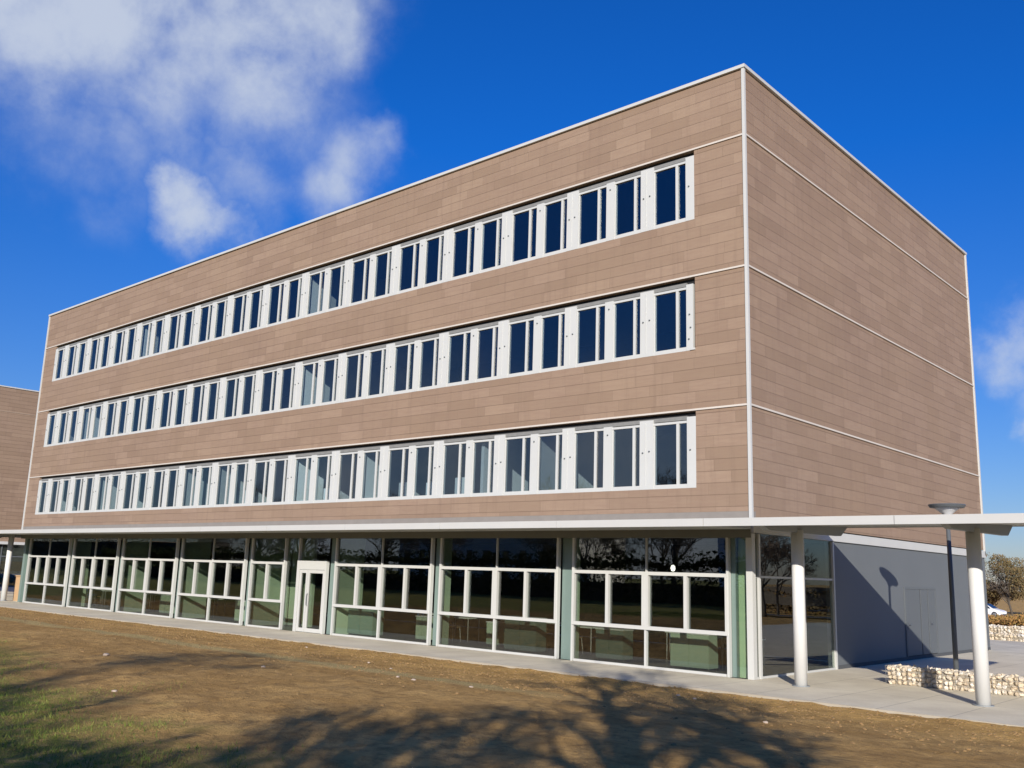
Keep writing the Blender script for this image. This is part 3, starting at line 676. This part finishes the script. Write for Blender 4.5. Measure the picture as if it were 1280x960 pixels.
# brown and olive winter trees beyond the car park (right edge of the photo)
TW2 = foliage_mat('russet_twig_haze', (.15, .10, .045), (.24, .15, .065), (.13, .115, .05))
TW3 = foliage_mat('olive_leaf', (.10, .088, .036), (.17, .13, .06), (.20, .115, .05))
TW4 = foliage_mat('rust_bush_leaf', (.26, .13, .045), (.36, .20, .07), (.16, .15, .04))
def leafy(seed, H, R_, n, size, m, loc, lab, kind='winter_tree', cat='tree', grp='trees beyond the car park'):
    tb, cb = branch_tree(seed, H * .95, H * .022, 5, .6, crown0=.2, twig_r=.02)
    t = tree(kind, loc, lab, tb, cb, TWIG, 0, grp, cat)
    f = obj('foliage', leafball(seed + 1, H, R_, n, size), m); f.parent = t
    return t
far = [((-24.8, 118), 7.3, 3.2, TW3, 'olive brown rounded tree tallest at the right edge of the photo'), ((-28.8, 121), 5.0, 2.6, TW2, 'russet tree just right of the rightmost post'),
       ((-19.5, 120), 5.4, 3.0, TW2, 'brown twiggy tree cut by the right edge of the photo'), ((-31, 116), 5.0, 2.6, TW3, 'olive tree half behind the rightmost post'),
       ((-10, 117), 6.2, 3.2, TW3, 'olive tree past the right edge'), ((-37, 122), 6.5, 3.2, TW2, 'russet tree behind the grey wall'), ((-4, 121), 6.4, 3.2, TW2, 'russet tree farther past the right edge')]
for i, ((x, y), H, R_, m, lab) in enumerate(far): leafy(50 + i * 3, H, R_, 9500, .10, m, (x, y, gz(x, y)), lab)
bi = 0
for (x, y, H, R_, m) in ((-6.2, 45, .75, 1.9, TW4), (-4.2, 44, .9, 1.8, TW4), (-9.6, 54, .5, 1.9, TW4), (-7.0, 56, .9, 1.9, TW4), (-4, 50, .95, 1.9, TW3), (-12.5, 64, .6, 2.0, TW4), (-2, 44, .6, 1.5, TW4)):
    bi += 1
    t = thing('shrub', ['rust coloured low shrub on the bank nearest the right post', 'rust coloured low shrub in the middle of the bank', 'rust coloured low shrub below the white car', 'rust coloured low shrub behind the bank, right of the car', 'olive low shrub at the right edge of the photo', 'rust coloured low shrub farthest back on the bank', 'rust coloured shrub just past the right edge'][bi - 1], 'shrub', (x, y, gz(x, y)), 'low shrubs on the bank')
    b = bmesh.new()
    for _ in range(8):
        a = random.uniform(0, 6.3); tube(b, [(0, 0, -.1), (math.cos(a) * R_ * .3, math.sin(a) * R_ * .3, H * .6), (math.cos(a) * R_ * .5, math.sin(a) * R_ * .5, H)], [.02, .014, .006], 4)
    o = obj('stem', b, BARK); o.parent = t
    o = obj('foliage', leafball(200 + bi, H, R_, 2600, .07, .1), m); o.parent = t
def hedge(x0, x1, y0, y1, h, n, m, lab, seed):
    b = bmesh.new(); r2 = random.Random(seed)
    for _ in range(n):
        x = r2.uniform(x0, x1); hh = h * (1 + .22 * noise.noise(Vector((x * .35, y0, seed)))) + gz(x, y0); f = r2.random()
        y = r2.uniform(y0, y1) if f < .4 else (y1 + r2.gauss(0, .12)); z = hh + r2.gauss(0, .12) if f < .4 else gz(x, y0) + r2.uniform(0, hh)
        a = Vector((r2.gauss(0, 1), r2.gauss(0, 1), r2.gauss(0, 1))).normalized(); c = a.orthogonal().normalized(); s_ = r2.uniform(.08, .18); p = Vector((x, y, z))
        b.faces.new([b.verts.new(p + q) for q in (a * s_, c * s_ * .6, -a * s_, -c * s_ * .6)])
    t = thing('hedge', lab, 'hedge', ((x0 + x1) / 2, (y0 + y1) / 2, 0)); obj('foliage', b, m, t)
    obj('stems', boxes((x0 + .1, x1 - .1, y0 + .15, y1 - .15, 0, h * .8)), BARK, t)
hedge(-95, -3, -31, -29.5, 2.3, 30000, foliage_mat('dark_hedge_leaf', (.02, .035, .012), (.05, .07, .02), (.07, .06, .02)), 'long dark hedge behind the photographer', 3)
hedge(-190, -108, -54, -51, 6.5, 24000, TW3, 'tall belt of dark shrubs far left behind the photographer', 5)
hedge(8, 45, 70, 71.5, 2.2, 9000, TW4, 'rust coloured hedge far east of the forecourt', 8)
# planted strip on top of the terrace gabions
def strip(n, x0, x1, y0, y1, z, lab):
    b = bmesh.new(); rr = random.Random(n)
    for _ in range(n):
        x, y = rr.uniform(x0, x1), rr.uniform(y0, y1); a = rr.uniform(0, 6.3); s = rr.uniform(.05, .12); hh = rr.uniform(.1, .35)
        b.faces.new([b.verts.new(q) for q in ((x - s * math.cos(a), y - s * math.sin(a), z), (x + s * math.cos(a), y + s * math.sin(a), z), (x + rr.uniform(-.08, .08), y + rr.uniform(-.08, .08), z + hh))])
    o = obj('ground_cover', b, TW3); o['kind'] = 'stuff'; o['label'] = lab; o['category'] = 'ground cover'
strip(2600, -8, 8, 26.9, 27.9, -.05, 'olive ground cover behind the lower terrace wall'); strip(2600, -13, 9, 34.1, 35.8, -.05, 'olive ground cover behind the farther terrace wall')

# ------------------------------------------------------------------ cars
def car(x, y, rz, lab, paint):
    z = -.97
    t = thing('parked_car', lab, 'car', (x, y, z), 'parked cars beyond the forecourt'); t.rotation_euler = (0, 0, rz)
    def part(n, b, m, par=t, sm=False):
        o = obj(n, b, m, None, sm); o.parent = par; return o
    # body sections along x: (x, half width, z low, z belt, z roof, half width roof)
    prof = [(-2.05, .62, .42, .72, .72), (-1.95, .80, .28, .86, .88), (-1.4, .86, .22, .92, 1.36), (-.6, .87, .2, .93, 1.47), (.2, .87, .2, .92, 1.45), (.75, .87, .2, .91, 1.18), (1.15, .86, .2, .88, .93), (1.8, .80, .24, .76, .78), (2.08, .60, .38, .62, .63)]
    b = bmesh.new(); rings = []
    for (X, hw, zl, zb, zr) in prof:
        rw = hw * (.74 if zr > zb + .1 else .9)
        rings.append([b.verts.new(p) for p in ((X, -hw * .9, zl), (X, -hw, zl + .15), (X, -hw, zb), (X, -rw, zr), (X, rw, zr), (X, hw, zb), (X, hw, zl + .15), (X, hw * .9, zl))])
    for i in range(len(rings) - 1):
        for k_ in range(8): b.faces.new((rings[i][k_], rings[i + 1][k_], rings[i + 1][(k_ + 1) % 8], rings[i][(k_ + 1) % 8]))
    b.faces.new(rings[0]); b.faces.new(rings[-1][::-1]); bmesh.ops.recalc_face_normals(b, faces=b.faces)
    body = part('body', b, paint)
    gm = CARGLASS
    for s in (-1, 1):
        for (xa, xb, xc, xd) in ((-1.32, -.62, -.62, -1.18), (-.54, .12, .12, -.54), (.2, .95, .48, .2)):
            q = bmesh.new(); vv = []
            for off in (.004, .02):
                vv.append([q.verts.new(p) for p in ((xa, s * (.875 + off - .01), .95), (xb, s * (.875 + off - .01), .95), (xc, s * (.70 + off), 1.32), (xd, s * (.70 + off), 1.34))])
            q.faces.new(vv[1]); q.faces.new(vv[0][::-1])
            for k_ in range(4): q.faces.new((vv[0][k_], vv[0][(k_ + 1) % 4], vv[1][(k_ + 1) % 4], vv[1][k_]))
            part('side_window', q, gm)
        part('headlight', boxes((1.78, 2.02, s * .62 - .12, s * .62 + .12, .56, .70)), LENS); part('tail_light', boxes((-2.0, -1.9, s * .66 - .09, s * .66 + .09, .6, .85)), RED)
    q = bmesh.new(); vv = [q.verts.new(p) for p in ((1.12, -.72, .96), (1.12, .72, .96), (.33, .62, 1.43), (.33, -.62, 1.43))]; q.faces.new(vv); bmesh.ops.translate(q, verts=q.verts, vec=(.02, 0, .03)); bmesh.ops.solidify(q, geom=q.faces[:], thickness=.01); part('windscreen', q, gm)
    for X in (-1.28, 1.3):
        for s in (-1, 1):
            q = bmesh.new(); tube(q, [(X, s * .70, .31), (X, s * .88, .31)], [.31, .31], 20); wh = part('wheel', q, TYRE)
            q = bmesh.new(); tube(q, [(X, s * .881, .31), (X, s * .89, .31)], [.2, .19], 16); rm = obj('rim', q, WIRE); rm.parent = wh
    return t
CARGLASS = mat('car_glass', (.02, .025, .03), .08); TYRE = mat('tyre_rubber', (.02, .02, .02), .8)
CW = mat('white_car_paint', (.8, .8, .8), .25); CG = mat('grey_car_paint', (.1, .11, .12), .25)
car(-22.7, 99, -.12, 'white hatchback parked beyond the forecourt right of the post', CW)
car(-17.2, 104, .25, 'white car at the right edge partly hidden by brown shrubs', CW)

# ------------------------------------------------------------------ neighbouring wing at the left
wing = thing('neighbouring_wing', 'similar brown clad building with dark ground floor at the left edge', 'building', (-67.5, 8, 0))
WX = -67.5
WTR = mat('weathered_trim', (.34, .26, .20), .6)
obj('wall', boxes((WX - 12, WX, -1, 40, 3.41, ZT)), CLAD, wing)
obj('coping', boxes((WX - 12.1, WX + .07, -1.1, 40.1, ZT + .001, ZT + .09)), WHITE, wing)
for z in J[2:]: obj('joint_trim', boxes((WX - .02, WX + .03, -1, 40, z - .02, z + .02)), WTR, wing)
obj('base_trim', boxes((WX - .2, WX + .06, -1, 40, 3.2, 3.409)), WHITE, wing)
obj('ground_floor', boxes((WX - 11.8, WX - .35, -.8, 39.8, -.1, 3.199)), IDARK, wing)
for i in range(14):
    y = 1 + i * 2.6; w_ = obj('window', boxes((WX - .34, WX - .28, y, y + .07, 0, 3.19), (WX - .34, WX - .28, y + .071, y + 2.6, 2.25, 2.33), (WX - .34, WX - .28, y + .071, y + 2.6, .9, .98)), GREYD, wing)
    obj('pane', boxes((WX - .32, WX - .31, y + .08, y + 2.59, .01, 3.19)), GLASSG, w_)
wl_ = tag(obj('low_wall', boxes((-42.75, -42.0, .35, 1.3, 0, 1.25), (-42.8, -41.95, .3, 1.35, 1.251, 1.31)), mat('ochre_render', (.46, .30, .16), .8, var=.1)), 'short ochre wall block beside the left end of the building', 'wall')
base_at(wl_, (-42.4, .8, 0))

# ------------------------------------------------------------------ buildings behind the photographer (seen only as reflections)
def block(x, y, w_, d, h, m, lab, rows, cols):
    t = thing('apartment_block', lab, 'building', (x, y, 0)); x0, x1 = x - w_ / 2, x + w_ / 2
    obj('wall', boxes((x0, x1, y - d, y, -.5, h)), m, t); obj('roof', boxes((x0 - .2, x1 + .2, y - d - .2, y + .2, h + .001, h + .3)), SLAB, t)
    for r in range(rows):
        for c in range(cols):
            xa = x0 + (c + .3) * w_ / cols; za = 1 + r * (h - 1) / rows
            f = obj('window', boxes((xa, xa + w_ / cols * .4, y + .001, y + .05, za, za + 1.4)), WHITE, t); obj('pane', boxes((xa + .08, xa + w_ / cols * .4 - .08, y + .051, y + .06, za + .08, za + 1.32)), CARGLASS, f)
block(-40, -92, 26, 12, 11, mat('white_render', (.75, .75, .75), .8, var=.05), 'white rendered apartment block behind the photographer, outside the photo', 4, 8)
block(-12, -96, 13, 12, 12, mat('red_brick', (.28, .10, .07), .8, var=.15), 'red brick apartment block behind the photographer, outside the photo', 4, 4)
block(-85, -80, 34, 12, 10, mat('cream_render', (.6, .56, .48), .8, var=.05), 'cream rendered apartment block behind the photographer, outside the photo', 3, 10)

# ------------------------------------------------------------------ lawn details
GR = foliage_mat('grass_blade', (.06, .11, .018), (.14, .19, .03), (.26, .24, .07))
b = bmesh.new(); rr = random.Random(3)
n = 0
while n < 52000:
    x = rr.uniform(-14, 7.5); y = rr.uniform(-17.5, -8)
    v_ = -.06 * x - .25 * y + .9 * (noise.noise(Vector((x * .5, y * .5, 9))) * .6 + .5)
    pr = max(0, min(1, (v_ - 4.15) / .6)); pr *= .25 + .75 * max(0, noise.noise(Vector((x * 1.7, y * 1.7, 4))) * 1.6 + .4)
    if rr.random() > pr: continue
    z = gz(x, y) - .01; a = rr.uniform(0, 6.3); s = rr.uniform(.003, .006); hh = rr.uniform(.02, .065); lx, ly = rr.gauss(0, .022), rr.gauss(0, .022)
    b.faces.new([b.verts.new(q) for q in ((x - s * math.cos(a), y - s * math.sin(a), z), (x + s * math.cos(a), y + s * math.sin(a), z), (x + lx, y + ly, z + hh))]); n += 1
o = obj('grass', b, GR); o['kind'] = 'stuff'; o['label'] = 'thin green grass growing in patches on the bare soil at lower left'; o['category'] = 'grass'
CL = mat('soil_clod', (.25, .155, .062), .95, var=.35, vscale=3)
b = bmesh.new()
for _ in range(5200):
    x = rr.uniform(-38, 11); y = -2.65 - abs(rr.gauss(0, 1)) ** 1.2 * 3.2
    if y < -17: continue
    s = rr.uniform(.008, .03) * (1.5 if rr.random() < .04 else 1); z = gz(x, y)
    vs = [b.verts.new(Vector((c.x * rr.uniform(.8, 1.5), c.y * rr.uniform(.8, 1.4), c.z * .7)) * s + Vector((x, y, z))) for c in ICO[0]]
    for f in ICO[1]: b.faces.new([vs[i] for i in f])
o = obj('soil_clods', b, CL); o['kind'] = 'stuff'; o['label'] = 'small clods of brown earth scattered over the bare ground'; o['category'] = 'soil'
PB = mat('pale_stone', (.42, .34, .26), .8, var=.1)
peb = bpy.data.meshes.new('pale_stone'); b = bmesh.new(); bmesh.ops.create_icosphere(b, subdivisions=2, radius=1)
for vv in b.verts: vv.co *= 1 + .25 * noise.noise(vv.co * 1.5)
b.to_mesh(peb); b.free(); peb.materials.append(PB)
import itertools
STL = ['pale stone on the soil close to the paving near the right posts', 'pale stone in front of the second glazed bay from the right, near the paving', 'left stone of the trio of pale stones on open soil', 'middle stone of the trio of pale stones on open soil', 'right stone of the trio of pale stones on open soil', 'pale stone right of the worn track', 'pale stone on the worn track left of its neighbour', 'pale stone among the grass nearest the bottom edge', 'lone pale stone on open soil left of the trio', 'pale stone near the paving, right one of a pair', 'pale stone near the paving in front of the entrance door', 'pale stone on the green patch at lower left']
stones = [(4.45, -8.2, .03), (.6, -4.2, .035), (-1.6, -9.4, .03), (-1.0, -9.6, .035), (.0, -9.3, .03), (-4.6, -6.9, .035), (-5.9, -6.4, .03), (-1.0, -14.6, .03), (-3.0, -11.1, .03), (1.2, -4.6, .03), (-11, -4.3, .035), (-5.4, -12.6, .045)]
for i, (x, y, s) in enumerate(stones):
    o = bpy.data.objects.new('stone', peb); COL.objects.link(o); o.location = (x, y, gz(x, y) + s * .3); o.scale = (s * 1.3, s, s * .6); o.rotation_euler = (0, 0, i)
    tag(o, STL[i], 'stone', 'pale stones scattered on the bare soil')
